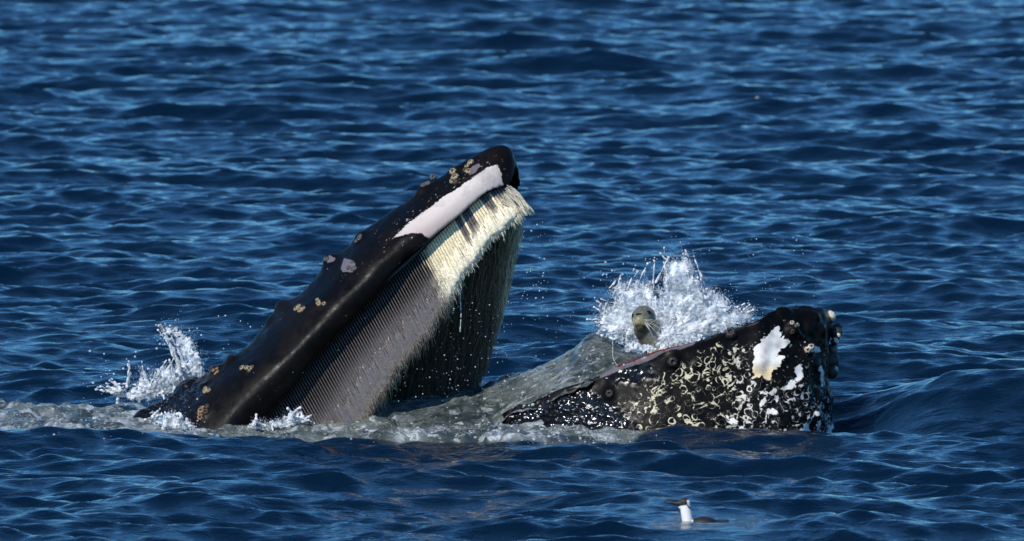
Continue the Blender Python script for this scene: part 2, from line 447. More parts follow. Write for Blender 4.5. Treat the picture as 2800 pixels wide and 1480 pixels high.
YC = -.10        # the jaw's own middle
def upj_sections():
    lips = np.array([a for a, b, c_ in UPJ], float); tops = np.array([b for a, b, c_ in UPJ], float); ws = np.array([[c_] for a, b, c_ in UPJ])
    n = 150
    lips, tops, ws = cr(lips, n), cr(tops, n), cr(ws, n)[:, 0]
    rows = []
    for l, t, wd in zip(lips, tops, ws):
        N = P(*l, YC - wd * .89); T = P(*t, YC + .02)
        S = N + .40 * (T - N); S[1] = YC - wd * 1.0; S2 = N + .44 * (T - N); S2[1] = YC - wd * 1.01
        Q = N + .76 * (T - N); Q[1] = YC - wd * .66
        e = P(*(l + .10 * (t - l)), YC - wd); e2 = N + np.array([0, .06 * wd / .5, 0]) + .02 * (T - N)
        off = np.array([.30, 0, -.10]) * min(1, wd / .45) * .9
        Ff = N.copy(); Ff[1] = YC + wd * .94; Ff += off
        Sf = S.copy(); Sf[1] = YC + wd * 1.04; Sf += off * .8
        Qf = Q.copy(); Qf[1] = YC + wd * .62; Qf += off * .3
        ef = e.copy(); ef[1] = YC + wd; ef += off
        mid = .5 * (N + Ff) + .38 * (T - N); mid[1] = YC
        mn = N + .30 * (T - N); mn[1] = YC - wd * .55
        mf = Ff + .30 * (T - N); mf[1] = YC + wd * .55
        rows.append(cr([N, e, S, Q, T, Qf, Sf, ef, Ff, mf, mid, mn], 72, True))
    return np.array(rows)
R = upj_sections()
def close(Rr):
    n, m = Rr.shape[:2]; V = Rr.reshape(-1, 3); F = grid_faces(n, m, True).tolist()
    V = np.concatenate([V, Rr[0].mean(0)[None], Rr[-1].mean(0)[None]])
    for j in range(m):
        F.append([n * m, j, (j + 1) % m]); F.append([n * m + 1, (n - 1) * m + (j + 1) % m, (n - 1) * m + j])
    return V, F
parts = [close(R)]

# lower jaw: stations along x: px of lip, py of lip, half width
LIP = np.array([(1290, 1215), (1340, 1170), (1360, 1146), (1389, 1122), (1453, 1103), (1530, 1066), (1602, 1043), (1645, 1026), (1689, 1000), (1761, 972), (1813, 954),
                (1905, 933), (1950, 917), (2000, 903), (2045, 886), (2076, 874), (2108, 851), (2139, 839), (2171, 838), (2218, 833), (2245, 841), (2260, 856), (2268, 885), (2272, 940)], float)
def jaw_w(x):
    px = x
    base = np.interp(px, [1290, 1400, 1550, 1750, 1900, 2050], [.40, .58, .70, .74, .72, .64])
    if px > 2050:
        base = .64 * math.sqrt(max(0, 1 - ((px - 2050) / 224) ** 2.05)) + .01
    return base
def lipf(x): return float(np.interp(x, [1290, 1450, 1650, 1800, 2080, 2180], [.60, .64, .72, .85, .82, .50]))
def jaw_c(x): return float(np.interp(x, [1290, 1600, 1900, 2272], [-.12, -.22, -.30, -.42]))
rows = []
for l in cr(LIP, 120):
    wd = jaw_w(l[0]); yc = jaw_c(l[0]); lf = lipf(l[0]); N = P(*l, yc - lf * wd)
    x = N[0]; zl = N[2]; tipf = sstep(2050, 2190, l[0])
    xs = lambda zz: x + .035 * tipf * max(0, (.35 - zz)) * 1.2 - .02 * tipf * math.exp(-((zz - .42) / .2) ** 2)
    def pt(y_, z_): return np.array([xs(z_), y_, z_])
    far_z = zl - .16 * (1 - tipf) - .05 * tipf
    floor = zl - .45 * (1 - tipf) - .13 * tipf
    wl = lambda q_: (lf + (1.06 - lf) * q_ ** (.85 - .40 * tipf)) * wd
    zz = lambda q_: zl - q_ * (zl + .16)
    sec = [pt(yc - lf * wd, zl), pt(yc - wl(.12), zz(.12)), pt(yc - wl(.5), zz(.5)), pt(yc - wl(1), zz(1)), pt(yc - .75 * wd, -.50), pt(yc, -.72),
           pt(yc + .75 * wd, -.50), pt(yc + 1.03 * wd, min(-.08, zl - .3)), pt(yc + 1.04 * wd, .45 * zl), pt(yc + .97 * wd, far_z - .08), pt(yc + .86 * wd, far_z), pt(yc + .55 * wd, .6 * floor + .4 * far_z), pt(yc, floor), pt(yc - (lf - .22) * wd, .45 * floor + .55 * zl)]
    rows.append(cr(sec, 80, True))
parts.append(close(np.array(rows)))
# the throat and head under water that join both jaws, and the back behind the blowhole
for c_, r_ in (((-1.6, -.1, -.60), (1.5, .62, .42)), ((-.2, -.15, -.62), (1.4, .62, .30)), ((.9, -.2, -.60), (1.0, .6, .30))):
    parts.append(ell(c_, r_, sub=4))
for px_, py_, y_, r_ in ((505, 1135, .02, (.17, .22, .17)), (450, 1148, -.02, (.18, .2, .12)), (412, 1160, -.08, (.14, .18, .12)), (395, 1185, -.1, (.2, .2, .12)), (530, 1110, .05, (.16, .2, .2))):
    parts.append(ell(P(px_, py_, y_), r_, sub=3))
V, F = join(parts)
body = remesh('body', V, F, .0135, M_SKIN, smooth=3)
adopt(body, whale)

def bvh(o):
    return BVHTree.FromPolygons([tuple(v) for v in coords(o)], [list(p.vertices) for p in o.data.polygons])
def ray(tree, px, py):
    p = P(px, py, 0); d = Vector(p - CAM).normalized()
    h, nrm, i, ds = tree.ray_cast(Vector(CAM), d)
    return (np.array(h), np.array(nrm)) if h is not None else (None, None)

# skin lumps (tubercles), pushed out along the normal
tree = bvh(body); co = coords(body); no = normals(body)
LUMPS = [(760, 842, .060, .034), (735, 880, .05, .01), (896, 722, .05, .026), (985, 650, .055, .024), (1148, 528, .04, .022), (632, 985, .045, .028), (590, 1012, .045, .030),
         (553, 1055, .05, .02), (1250, 462, .04, .012), (673, 1005, .05, .014), (563, 1072, .045, .022), (553, 1130, .055, .022), (822, 846, .04, .012), (873, 829, .035, .010), (955, 728, .04, .01),
         (2170, 905, .062, .038), (1840, 988, .055, .038), (1667, 1078, .05, .032), (1726, 1178, .045, .034), (2212, 955, .040, .040), (2175, 880, .05, .02), (1625, 1040, .05, .01),
         (2062, 880, .03, .012), (2005, 955, .03, .006), (1905, 1000, .03, .012), (1960, 1150, .04, .012), (2045, 1090, .045, .012), (2230, 1150, .05, .012), (2250, 905, .05, .03), (2252, 1005, .06, .035), (2235, 870, .05, .02), (2140, 860, .05, .018), (2200, 1070, .06, .015)]
for px, py, r_, h_ in LUMPS:
    h, nn = ray(tree, px, py)
    if h is None or h[1] > .6: continue
    d = np.linalg.norm(co - h, axis=1); k = np.exp(-(d / r_) ** 2 * 1.2)
    dirn = np.array(nn) * .6 + np.array([0, -.5, .35]); dirn /= np.linalg.norm(dirn)
    co += (k * h_)[:, None] * dirn
for px, py, r_, h_ in ((770, 836, .075, .050), (735, 872, .06, .015), (905, 704, .07, .042), (985, 645, .07, .022), (1160, 507, .055, .034), (635, 985, .055, .034), (592, 1014, .045, .032), (558, 1040, .05, .02), (1080, 578, .06, .010), (1240, 470, .05, .012)):
    d = np.linalg.norm((co - P(px, py, YC)) * (1, .5, 1), axis=1); co += (np.exp(-(d / r_) ** 2 * 1.3) * h_)[:, None] * np.array((-.62, 0, .75))
# wet rough patches: real relief as well
pxs = to_px(co); front = co[:, 1] < .25
WET = [[(1690, 1012), (1760, 992), (1775, 1020), (1745, 1040), (1690, 1040)],
       [(1370, 1160), (1400, 1120), (1520, 1085), (1600, 1060), (1640, 1095), (1700, 1125), (1725, 1150), (1720, 1225), (1560, 1240), (1400, 1220)],
       [(380, 1190), (400, 1080), (470, 1070), (540, 1030), (548, 1075), (510, 1120), (470, 1190)]]
wet = np.zeros(len(co))
for pl in WET: wet = np.maximum(wet, np.clip(.5 + sdf(pxs, pl) / 50, 0, 1))
wet *= front
co += (wet * (.013 * vnoise(co, .10, 21) + .008 * vnoise(co, .05, 22)))[:, None] * no
chin = sstep(2020, 2150, pxs[:, 0]); co += ((.0035 * vnoise(co, .35, 25) + chin * (.012 * vnoise(co, .22, 26) + .006 * vnoise(co, .10, 27)))[:, None]) * no
# throat grooves low on the chin
set_coords(body, co); no = normals(body)
pxs = to_px(co)
WHITE_UP = [(1358, 451), (1370, 476), (1377, 505), (1380, 530), (1330, 545), (1255, 600), (1210, 640), (1179, 665), (1172, 652), (1155, 640), (1129, 638), (1105, 644), (1067, 656),
            (1084, 640), (1105, 620), (1128, 603), (1152, 585), (1172, 570), (1194, 553), (1215, 536), (1238, 523), (1264, 505), (1290, 491), (1308, 475), (1326, 462), (1342, 454)]
WHITE_LO = [(2130, 898), (2142, 907), (2139, 926), (2150, 928), (2158, 936), (2152, 951), (2139, 958), (2127, 970), (2142, 976), (2140, 984), (2133, 1002), (2114, 1018), (2105, 1034), (2095, 1043), (2085, 1028), (2072, 1036),
            (2054, 1045), (2060, 1011), (2054, 989), (2064, 974), (2060, 951), (2076, 936), (2088, 928), (2098, 917), (2108, 909), (2114, 904)]
wsd = np.full(len(co), -1.0)
upper = co[:, 0] < .6
a = sdf(pxs, WHITE_UP) * .0025; b = sdf(pxs, WHITE_LO) * .0025
# spiky rim of the chin patch
ang = np.arctan2(pxs[:, 1] - 965, pxs[:, 0] - 2100)
b2 = b + .006 * np.sin(ang * 23 + 2 * np.sin(ang * 7)) * (np.abs(b) < .06)
# small extra blotches around the chin
EX = [(2170, 1045, 26, 8, -40), (2185, 1010, 12, 22, 20), (2155, 1060, 34, 6, -10), (2225, 955, 20, 9, 10), (2247, 1020, 7, 22, 5), (2250, 1045, 5, 14, 0), (2205, 1170, 9, 26, 20), (2228, 1205, 26, 8, -15), (2245, 1160, 7, 20, 10),
      (2268, 1190, 8, 30, 8), (2235, 1130, 10, 8, 0), (2215, 1180, 6, 6, 0), (2110, 1125, 20, 10, 20), (2085, 1105, 10, 18, 30), (2000, 1150, 26, 8, 10), (2015, 1180, 24, 7, -35), (1990, 1140, 10, 10, 0), (2145, 1175, 12, 5, 0), (2142, 1188, 14, 3, 0),
      (2100, 1075, 18, 4, 15), (2125, 1095, 5, 16, 10), (1775, 1195, 12, 6, 0), (1895, 1188, 8, 8, 0), (1630, 975, 0.1, 0.1, 0), (1740, 1185, 16, 6, -20)]
for ex, ey, rx, ry, dg in EX:
    r = math.radians(dg); rx *= .8; ry *= .8; u = (pxs[:, 0] - ex) * math.cos(r) + (pxs[:, 1] - ey) * math.sin(r); v = -(pxs[:, 0] - ex) * math.sin(r) + (pxs[:, 1] - ey) * math.cos(r)
    b2 = np.maximum(b2, (1 - np.sqrt((u / rx) ** 2 + (v / ry) ** 2)) * min(rx, ry) * .0025)
wsd = np.where(front, np.where(upper, a, b2), -.5)
attr(body, 'white', np.clip(wsd, -.5, .5))
attr(body, 'lower_jaw', ~upper)
attr(body, 'pink_shade', np.where(upper, sstep(560, 700, pxs[:, 1] + .45 * (pxs[:, 0] - 1150)) * .9, 0))  # shading of the white patch's lower part, put into its colour
attr(body, 'yellow', np.where(upper, 0, sstep(985, 1020, pxs[:, 1]) * (1 - sstep(1045, 1080, pxs[:, 1])) * (pxs[:, 0] < 2140)))
SC = [(1670, 1120), (1735, 1085), (1790, 1030), (1880, 985), (1960, 945), (2040, 940), (2060, 1000), (2110, 1050), (2260, 1060), (2290, 1230), (1650, 1230), (1690, 1150)]
attr(body, 'scar', np.clip(.5 + sdf(pxs, SC) / 110, 0, 1) * (co[:, 1] < -.2))
attr(body, 'palescar', sstep(1960, 2100, pxs[:, 0]))
GR = [[(1640, 1024), (1689, 1000), (1761, 972), (1813, 954), (1905, 930), (1896, 944), (1860, 958), (1838, 956), (1812, 966), (1785, 984), (1740, 998), (1700, 1012), (1668, 1026), (1640, 1034)],
      [(940, 705), (965, 712), (972, 722), (965, 745), (938, 745), (930, 735)], [(1290, 455), (1310, 446), (1315, 455), (1296, 475), (1280, 480)], [(890, 722), (900, 697), (918, 706), (912, 716)]]
gs = np.full(len(co), -1.0)
for pl in GR: gs = np.maximum(gs, sdf(pxs, pl) * .0025)
attr(body, 'grey', np.where(front, gs, -1))
rl = .012 - seg_dist(pxs, [(1689, 1001), (1761, 973), (1813, 955), (1905, 932)], False) * .0025
rb_ = np.maximum.reduce([.010 - np.hypot(pxs[:, 0] - x_, (pxs[:, 1] - y_) * 1.3) * .0025 / r_ for x_, y_, r_ in ((1772, 972, 1.6), (1815, 958, 1.8), (1735, 990, .8), (1720, 994, .6))])
attr(body, 'red', np.where(front, np.maximum(rl, rb_), -1))
attr(body, 'wet', wet)
tree = bvh(body)

# barnacles
def barnacle(px, py, r_, n, cols, label=None, lift=0.3, h=None):
    """a clump of ridged cones with open tops"""
    if h is None:
        h, nn = ray(tree, px, py)
        if h is None: return
    V, F, C = [], [], []
    nf = np.array([0, -.8, .45]); nf /= np.linalg.norm(nf)
    for k in range(n):
        off = np.array([rng.normal(), 0, rng.normal()]) * r_ * .55 * (n > 1) * .9
        rr = r_ * (rng.uniform(.38, .6) if n > 1 else .9)
        p, nn2 = ray(tree, *(to_px((h + off)[None])[0]))
        if p is None or abs(p[1] - h[1]) > .15: p, nn2 = h + off, nf
        ax = np.array(nn2) + rng.normal(0, .12, 3) + nf * lift; ax /= np.linalg.norm(ax)
        t1 = np.cross(ax, [0, 0, 1.]); t1 /= np.linalg.norm(t1); t2 = np.cross(ax, t1)
        prof = [(1.15, -.3, 0), (1.05, .15, 1), (.82, .5, 1), (.55, .72, 1), (.42, .60, 0), (.30, .25, 0), (.0, .2, 0)]  # shell colour on the outer wall, darker colour on base and opening
        base = len(V); m = 14; dk_ = n > 3 and rng.random() < .3
        for pr, pz, outer in prof:
            for j in range(m):
                a_ = j / m * 2 * math.pi; rad = rr * pr * (1 + .10 * math.cos(7 * a_) * outer)
                V.append(p + rad * (math.cos(a_) * t1 + math.sin(a_) * t2) + ax * rr * pz * .8)
                cc = np.array(cols[0] if outer and not dk_ else cols[1]) * rng.uniform(.6, 1.2)
                if outer and j % 2: cc = cc * .55
                C.append(cc)
        o = mesh_obj('barnacle', np.array(V), grid_faces(len(prof), m, True), M_BARN); attr_col(o, 'tint', np.clip(C, 0, 1)); adopt(o, whale); V, C = [], []
        if label: o['label'] = label
GOLD = ((.40, .32, .18), (.05, .035, .02)); DARK = ((.035, .028, .025), (.01, .01, .01)); PALE = ((.62, .56, .45), (.12, .08, .05)); GREY = ((.10, .095, .10), (.05, .045, .045)); RUST = ((.34, .21, .10), (.04, .02, .01))
for a_ in ((1268, 455, .042, 6, GOLD, 'gold and black barnacle clump near the snout tip'), (1242, 482, .044, 6, GOLD), (1163, 505, .045, 3, GREY, 'dull grey barnacle knob on the upper edge'),
           (818, 843, .036, 6, GOLD), (872, 828, .030, 6, GOLD, 'faint yellow flecked barnacle scar'), (587, 1012, .030, 5, RUST), (675, 1008, .038, 5, GOLD), (566, 1070, .034, 5, GOLD), (553, 1130, .040, 7, RUST, 'orange brown barnacle cluster by the waterline'),
           (900, 708, .03, 2, GREY), (978, 650, .032, 3, GREY), (955, 728, .036, 4, GREY),
           (1998, 910, .042, 1, DARK, 'round dark barnacle knob on the lip'), (1840, 990, .036, 1, DARK), (1667, 1077, .030, 1, DARK), (1727, 1176, .034, 1, DARK),
           (2175, 895, .030, 4, PALE), (2165, 910, .028, 2, DARK), (2210, 955, .038, 2, PALE, 'white topped barnacle standing out from the chin')):
    barnacle(*a_)
for px, py, yy, r_, n, cols in ((2278, 868, -.42, .034, 3, PALE), (2292, 905, -.40, .034, 3, DARK), (2300, 925, -.45, .024, 2, PALE), (2284, 952, -.42, .030, 2, GREY), (2280, 985, -.42, .030, 2, DARK),
                                (2278, 1012, -.46, .048, 3, DARK), (2296, 1012, -.48, .026, 2, PALE), (2270, 1035, -.44, .03, 2, DARK), (2262, 885, -.45, .03, 2, DARK)):
    c0 = P(px - 10, py, yy); r_ *= 1.55
    for k in range(n):
        V, F, C = [], [], []
        cc = c0 + rng.normal(0, r_ * .35, 3); v, f = ell(cc, (r_ * rng.uniform(.6, .85),) * 3, sub=3)
        v += (vnoise(v, .02, k)[:, None] * (v - cc) * .09)
        tip = (v - cc) @ np.array([.75, -.35, .45]) / r_
        F += (f + sum(map(len, V))).tolist(); V.append(v)
        C.append(np.where((tip > .35)[:, None], np.array(cols[0]), np.array((.03, .024, .02))))
        o = mesh_obj('barnacle', np.concatenate(V), F, M_BARN); attr_col(o, 'tint', np.concatenate(C)); adopt(o, whale)

# baleen ------------------------------------------------------------
BASE = np.array([(1397, 509), (1370, 517), (1335, 533), (1300, 560), (1265, 590), (1240, 612), (1215, 635), (1180, 668), (1150, 700), (1115, 733), (1082, 761), (1015, 822), (952, 882), (895, 943), (841, 1000), (780, 1068), (722, 1130), (690, 1165)], float)
HW = np.array([.11, .15, .21, .25, .29, .31, .34, .38, .41, .44, .46, .50, .53, .55, .57, .59, .61, .62])
EDGE = np.array([(1500, 560), (1442, 572), (1425, 582), (1410, 602), (1392, 612), (1378, 632), (1345, 652), (1318, 688), (1308, 708), (1265, 757), (1252, 785), (1236, 810), (1215, 845), (1200, 862), (1180, 900), (1150, 938), (1110, 985), (1082, 1012), (1065, 1052), (1040, 1082), (1022, 1112), (1005, 1142), (990, 1190), (960, 1260), (900, 1330), (700, 1400)], float)
seg = np.r_[0, np.cumsum(np.linalg.norm(np.diff(BASE, axis=0), axis=1))]; LEN = seg[-1]
def base_at(s):
    return np.array([np.interp(s, seg, BASE[:, 0]), np.interp(s, seg, BASE[:, 1])]), float(np.interp(s, seg, HW))
def down_dir(s):
    d = np.array([np.interp(s, [0, 60, 180, LEN], [.80, .62, .47, .50]), .88]); return d / np.linalg.norm(d)
def cut(p, d):
    best = 420.
    for a_, b_ in zip(EDGE[:-1], EDGE[1:]):
        e = b_ - a_; den = d[0] * e[1] - d[1] * e[0]
        if abs(den) < 1e-9: continue
        t = ((a_[0] - p[0]) * e[1] - (a_[1] - p[1]) * e[0]) / den; u = ((a_[0] - p[0]) * d[1] - (a_[1] - p[1]) * d[0]) / den
        if t > 4 and 0 <= u <= 1: best = min(best, t)
    return best
CREAM = np.array((.92, .76, .45)); WHT = np.array((.92, .83, .62)); BROWN = np.array((.155, .133, .124)); DGR = np.array((.088, .076, .070))
def rack_col(s, t):
    """colour of the rack at arc s (px from the tip) and t along the plate 0..1"""
    x = base_at(s)[0][0]
    dark = sstep(1178, 1150, x) if x < 1200 else 0
    dark = 1 - sstep(1140, 1180, x)
    c_ = CREAM * (1 - t) + WHT * t
    cut_t = np.interp(x, [1244, 1246, 1282, 1284, 1318, 1320, 1334, 1336, 1350, 1395], [0, .62, .55, 0, 0, .55, .5, 0, .35, .35])
    if not (1258 < x < 1263):
        k = 1 - sstep(cut_t - .12, cut_t + .12, t) if cut_t > 0 else 0
        c_ = c_ * (1 - k) + DGR * 1.5 * k
    b_ = DGR * (1 - sstep(.45, .8, t)) + BROWN * sstep(.35, .8, t)
    b_ = b_ * (1 - .35 * sstep(.85, 1, t)) + np.array((.42, .34, .24)) * .45 * sstep(.85, 1, t)
    if dark < 1 and dark > 0: dark = min(1, max(0, dark + rng.normal(0, .25)))
    return c_ * (1 - dark) + b_ * dark
NP = 118
for k in range(NP):
    s = (k + .5) / NP * LEN; b_, hw = base_at(s); d = down_dir(s); L = cut(b_, d) * .985
    y0 = YC - hw * .80; pitch = LEN / NP
    tan = np.array([d[1], -d[0]])                       # across the plate, in the picture's plane
    V, C = [], []; n = 7
    wob = rng.normal(0, .003)
    for i in range(n + 1):
        t = i / n; q_ = b_ + d * (L * t - 6); y_ = y0 - .018 * math.sin(math.pi * t) + wob * t * 2
        th_ = pitch * ((.24 + .30 * sstep(.30, .75, t)) if b_[0] < 1160 else .40 + .14 * t); inn = .17 * (1 - .8 * t) * min(1, hw / .3) + .012
        c0 = rack_col(s, t)
        if b_[0] < 1150: th_ = pitch * (.24 + .31 * sstep(.3, .6, t))
        for off, yy, cf in ((0, 0, 1.0), (th_, .006 * (b_[0] < 1160) + .002, .85), (th_, inn, .5), (-th_, inn, .5), (-th_, .006 * (b_[0] < 1160) + .002, .85)):
            V.append(P(*(q_ + tan * off), y_ + yy)); C.append(c0 * (.9 if cf == .5 else 1))
    F = grid_faces(n + 1, 5, True).tolist() + [[0, 1, 2, 3, 4], [(n * 5) + j for j in (4, 3, 2, 1, 0)]]
    o = mesh_obj('baleen_plate', np.array(V), F, M_BAL); attr_col(o, 'tint', C); adopt(o, whale)
    if 1284 > b_[0] > 1246 and not 1258 < b_[0] < 1263: o['label'] = 'dark striped baleen plate among the cream ones'

def strands(name, S, cols, r0, sides=3):
    """S: list of (n,3) polylines; tapered hairs"""
    V, F, C = [], [], []; nb = 0
    for pl, (ca, cb), r_ in zip(S, cols, r0):
        n = len(pl); t = np.gradient(pl, axis=0); t /= np.linalg.norm(t, axis=1)[:, None] + 1e-9
        a_ = np.cross(t, [0, 1, .2]); a_ /= np.linalg.norm(a_, axis=1)[:, None] + 1e-9; b_ = np.cross(t, a_)
        rr = r_ * (1 - np.linspace(0, 1, n) ** 2 * .85)
        ring = []
        for j in range(sides):
            an = 2 * math.pi * j / sides; ring.append(pl + rr[:, None] * (math.cos(an) * a_ + math.sin(an) * b_))
        V.append(np.stack(ring, 1).reshape(-1, 3)); F.append(grid_faces(n, sides, True) + nb); nb += n * sides
        w_ = np.linspace(0, 1, n)[:, None, None]; C.append(((1 - w_) * ca + w_ * cb).repeat(sides, 1).reshape(-1, 3))
    o = mesh_obj(name, np.concatenate(V), np.concatenate(F), M_FRINGE); attr_col(o, 'tint', np.clip(np.concatenate(C), 0, 1)); adopt(o, whale); o['kind'] = 'stuff'
    return o
# near fringe: a mat of hairs lying over the lower part of the plates, frayed ends past the edge
S, CC, RR = [], [], []
for k in range(2600):
    s = rng.uniform(0, LEN); b_, hw = base_at(s); d = down_dir(s); L = cut(b_, d)
    creamy = b_[0] > 1165
    t0 = rng.uniform(.80 if not creamy else .72, .97); ln = rng.uniform(22, 60) * (.7 if s < 120 else 1)
    t1 = min(L * t0 + ln, L * (1 + rng.exponential(.008)) + (rng.exponential(4)))
    if s < 60: t1 += rng.uniform(0, 12)
    if t1 - L * t0 < 8: continue
    y0 = YC - hw * .80 - .024 - rng.uniform(0, .004)
    clump = math.sin(s * .19) * 3 + math.sin(s * .53 + 1) * 2
    bend = rng.normal(0, 2.0) + clump * .6
    n = 6; q_ = [b_ + d * (L * t0 + (t1 - L * t0) * i / (n - 1)) + np.array([bend * (i / (n - 1)) ** 2 - 4 * (i / (n - 1)) ** 2 * rng.uniform(0, 1.5), 3 * (i / (n - 1)) ** 2]) for i in range(n)]
    pl = np.array([P(*q_[i], y0 + .015 * (i / (n - 1)) ** 2) for i in range(n)])
    c0 = rack_col(s, t0) * rng.uniform(.8, 1.1); c1 = rack_col(s, 1.0) * rng.uniform(.85, 1.15)
    if not creamy and rng.random() < .25: c1 = np.array((.45, .38, .26)) * rng.uniform(.7, 1.2)
    S.append(pl); CC.append((c0, c1)); RR.append(rng.uniform(.0035, .0070) if creamy else rng.uniform(.0028, .0058))
# matted hair over the lower half of the rack
ns, nr = 520, 16; G = []; C = []
for i, s in enumerate(np.linspace(30, LEN, ns)):
    b_, hw = base_at(s); d = down_dir(s); L = cut(b_, d) * (1 + .018 * math.sin(s * .31) + .012 * math.sin(s * .83 + 1) + rng.normal(0, .006))
    cream = sstep(1150, 1185, b_[0]); t0 = (.50 if b_[0] > 1165 else .60) + .05 * math.sin(s * .11) + rng.normal(0, .035)
    for j in range(nr):
        u = j / (nr - 1); t = t0 + (1 - t0) * u
        fold = (.007 * math.sin(s * .16 + 2 * u) + .004 * math.sin(s * .41 + 1.3 * u)) * u * (.35 + .65 * cream)
        yy = YC - hw * .80 - .005 - (.016 + .012 * cream) * math.sin(min(1, u * 1.15) * math.pi * .55) + fold + (.05 * max(0, u - .85) / .15) * .6
        G.append(P(*(b_ + d * L * t - np.array([3., 0]) * u * u), yy)); C.append(rack_col(s, t) * rng.uniform(.93, 1.07) * (.9 + .1 * math.sin(s * 1.7)))
o = mesh_obj('baleen_mat', np.array(G), grid_faces(ns, nr), M_BAL); so_ = o.modifiers.new('thick', 'SOLIDIFY'); so_.thickness = .02; so_.offset = 0
attr_col(o, 'tint', np.clip(C, 0, 1)); adopt(o, whale)
# long pale hairs trailing from the edge of the brown part
for k in range(420):
    s = rng.uniform(230, LEN * .93); b_, hw = base_at(s); d = down_dir(s); L = cut(b_, d); st = b_ + d * L * rng.uniform(.93, 1)
    ln = rng.uniform(12, 55); n = 6; sway = rng.normal(-6, 7); y0 = YC - hw * .75
    pl = np.array([P(st[0] + d[0] * ln * .35 * i / 5 + sway * (i / 5) ** 2, st[1] + ln * i / 5, y0 + .02 * i / 5) for i in range(n)])
    c0 = np.array((.50, .44, .32)) * rng.uniform(.5, 1.25); S.append(pl); CC.append((c0, c0 * 1.1)); RR.append(rng.uniform(.0015, .0032))
# pointed tufts at the tip
for k, (ax_, ay_, bx_, by_, r_) in enumerate(((1392, 515, 1446, 572, .016), (1388, 525, 1440, 588, .015), (1380, 540, 1418, 582, .016), (1372, 555, 1412, 585, .016), (1360, 560, 1404, 606, .018), (1345, 570, 1383, 626, .02), (1335, 585, 1388, 612, .018), (1400, 520, 1436, 565, .012))):
    for j in range(16):
        o1 = rng.normal(0, 5, 2); o2 = rng.normal(0, 1.6, 2); n = 6
        pl = np.array([P(*(np.array((ax_, ay_)) * (1 - i / 5) + np.array((bx_, by_)) * i / 5 + o1 * (1 - i / 5) + o2 * i / 5 + np.array((3, -4)) * math.sin(math.pi * i / 5)), YC - .16 + rng.normal(0, .006)) for i in range(n)])
        c0 = np.array((.60, .54, .44)) * rng.uniform(.55, 1.2); S.append(pl); CC.append((c0, WHT)); RR.append(r_ * rng.uniform(.22, .36))
strands('baleen_fringe', S, CC, RR)

# gum strip that the plates hang from
rows = []
for s in np.linspace(0, LEN, 90):
    b_, hw = base_at(s); d = down_dir(s); yy = YC - hw * .80
    rows.append([P(*(b_ - d * 26), yy + .02), P(*(b_ - d * 4), yy + .03), P(*(b_ + d * 14), yy + .06), P(*(b_ + d * cut(b_, d) * .86), yy + .15), P(*(b_ + d * cut(b_, d) * .86), yy + .19), P(*(b_ - d * 26), yy + .28)])
rows = np.array(rows); V, F = close(rows); o = mesh_obj('gum', V, F, M_GUM); adopt(o, whale)

# the far rack of baleen: a thick mat with hanging hair seen from the inside
FARP = np.array([(1392, 540), (1422, 572), (1432, 590), (1424, 650), (1408, 700), (1398, 745), (1378, 830), (1362, 890), (1345, 950), (1325, 1010), (1302, 1062), (1290, 1092), (1285, 1150), (960, 1180), (930, 1120), (1000, 1000), (1150, 830), (1250, 700), (1340, 580)], float)
bm = bmesh.new(); fr = []
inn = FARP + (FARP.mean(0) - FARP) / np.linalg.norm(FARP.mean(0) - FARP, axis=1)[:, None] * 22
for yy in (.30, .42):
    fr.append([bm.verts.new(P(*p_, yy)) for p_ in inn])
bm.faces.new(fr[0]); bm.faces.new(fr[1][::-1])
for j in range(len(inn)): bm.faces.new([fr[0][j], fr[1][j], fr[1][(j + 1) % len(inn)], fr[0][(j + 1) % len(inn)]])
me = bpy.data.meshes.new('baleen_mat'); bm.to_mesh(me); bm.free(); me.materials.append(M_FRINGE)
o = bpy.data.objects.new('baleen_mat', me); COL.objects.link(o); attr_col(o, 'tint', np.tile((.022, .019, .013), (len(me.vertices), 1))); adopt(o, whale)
S, CC, RR = [], [], []
bb0, bb1 = FARP.min(0), FARP.max(0); cnt = 0
clx = rng.uniform(900, 1450, 120)
while cnt < 5600:
    p_ = rng.uniform(bb0, bb1)
    sd_ = sdf(p_[None], FARP)[0]
    if sd_ < -2: continue
    cnt += 1
    ln = rng.uniform(50, 190); lean = rng.normal(-.16, .10); n = 7
    cx = clx[np.argmin(np.abs(clx - p_[0]))]
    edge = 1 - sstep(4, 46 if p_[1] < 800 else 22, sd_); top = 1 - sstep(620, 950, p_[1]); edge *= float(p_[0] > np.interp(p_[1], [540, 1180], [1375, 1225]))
    y0 = .27 - rng.uniform(0, .10) * (1 - edge) + edge * rng.uniform(-.05, .1)
    q_ = np.array([(p_[0] + lean * ln * i / 6 + (cx - p_[0]) * .8 * (i / 6) ** 1.5 + 4 * math.sin(i * .9 + p_[0]), p_[1] + ln * i / 6) for i in range(n)])
    ex = sdf(q_, FARP)
    keep = ex > -9
    if keep.sum() < 4: continue
    q_ = q_[:max(4, int(np.argmin(keep)) if not keep.all() else n)]
    pl = np.array([P(*a_, y0) for a_ in q_])
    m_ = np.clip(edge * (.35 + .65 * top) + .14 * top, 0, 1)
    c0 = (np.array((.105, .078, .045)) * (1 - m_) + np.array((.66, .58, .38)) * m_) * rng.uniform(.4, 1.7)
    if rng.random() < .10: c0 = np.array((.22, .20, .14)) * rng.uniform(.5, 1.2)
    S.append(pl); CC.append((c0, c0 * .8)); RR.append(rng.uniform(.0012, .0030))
strands('baleen_fringe', S, CC, RR)['label'] = 'shaded hairy inner side of the far baleen rack'

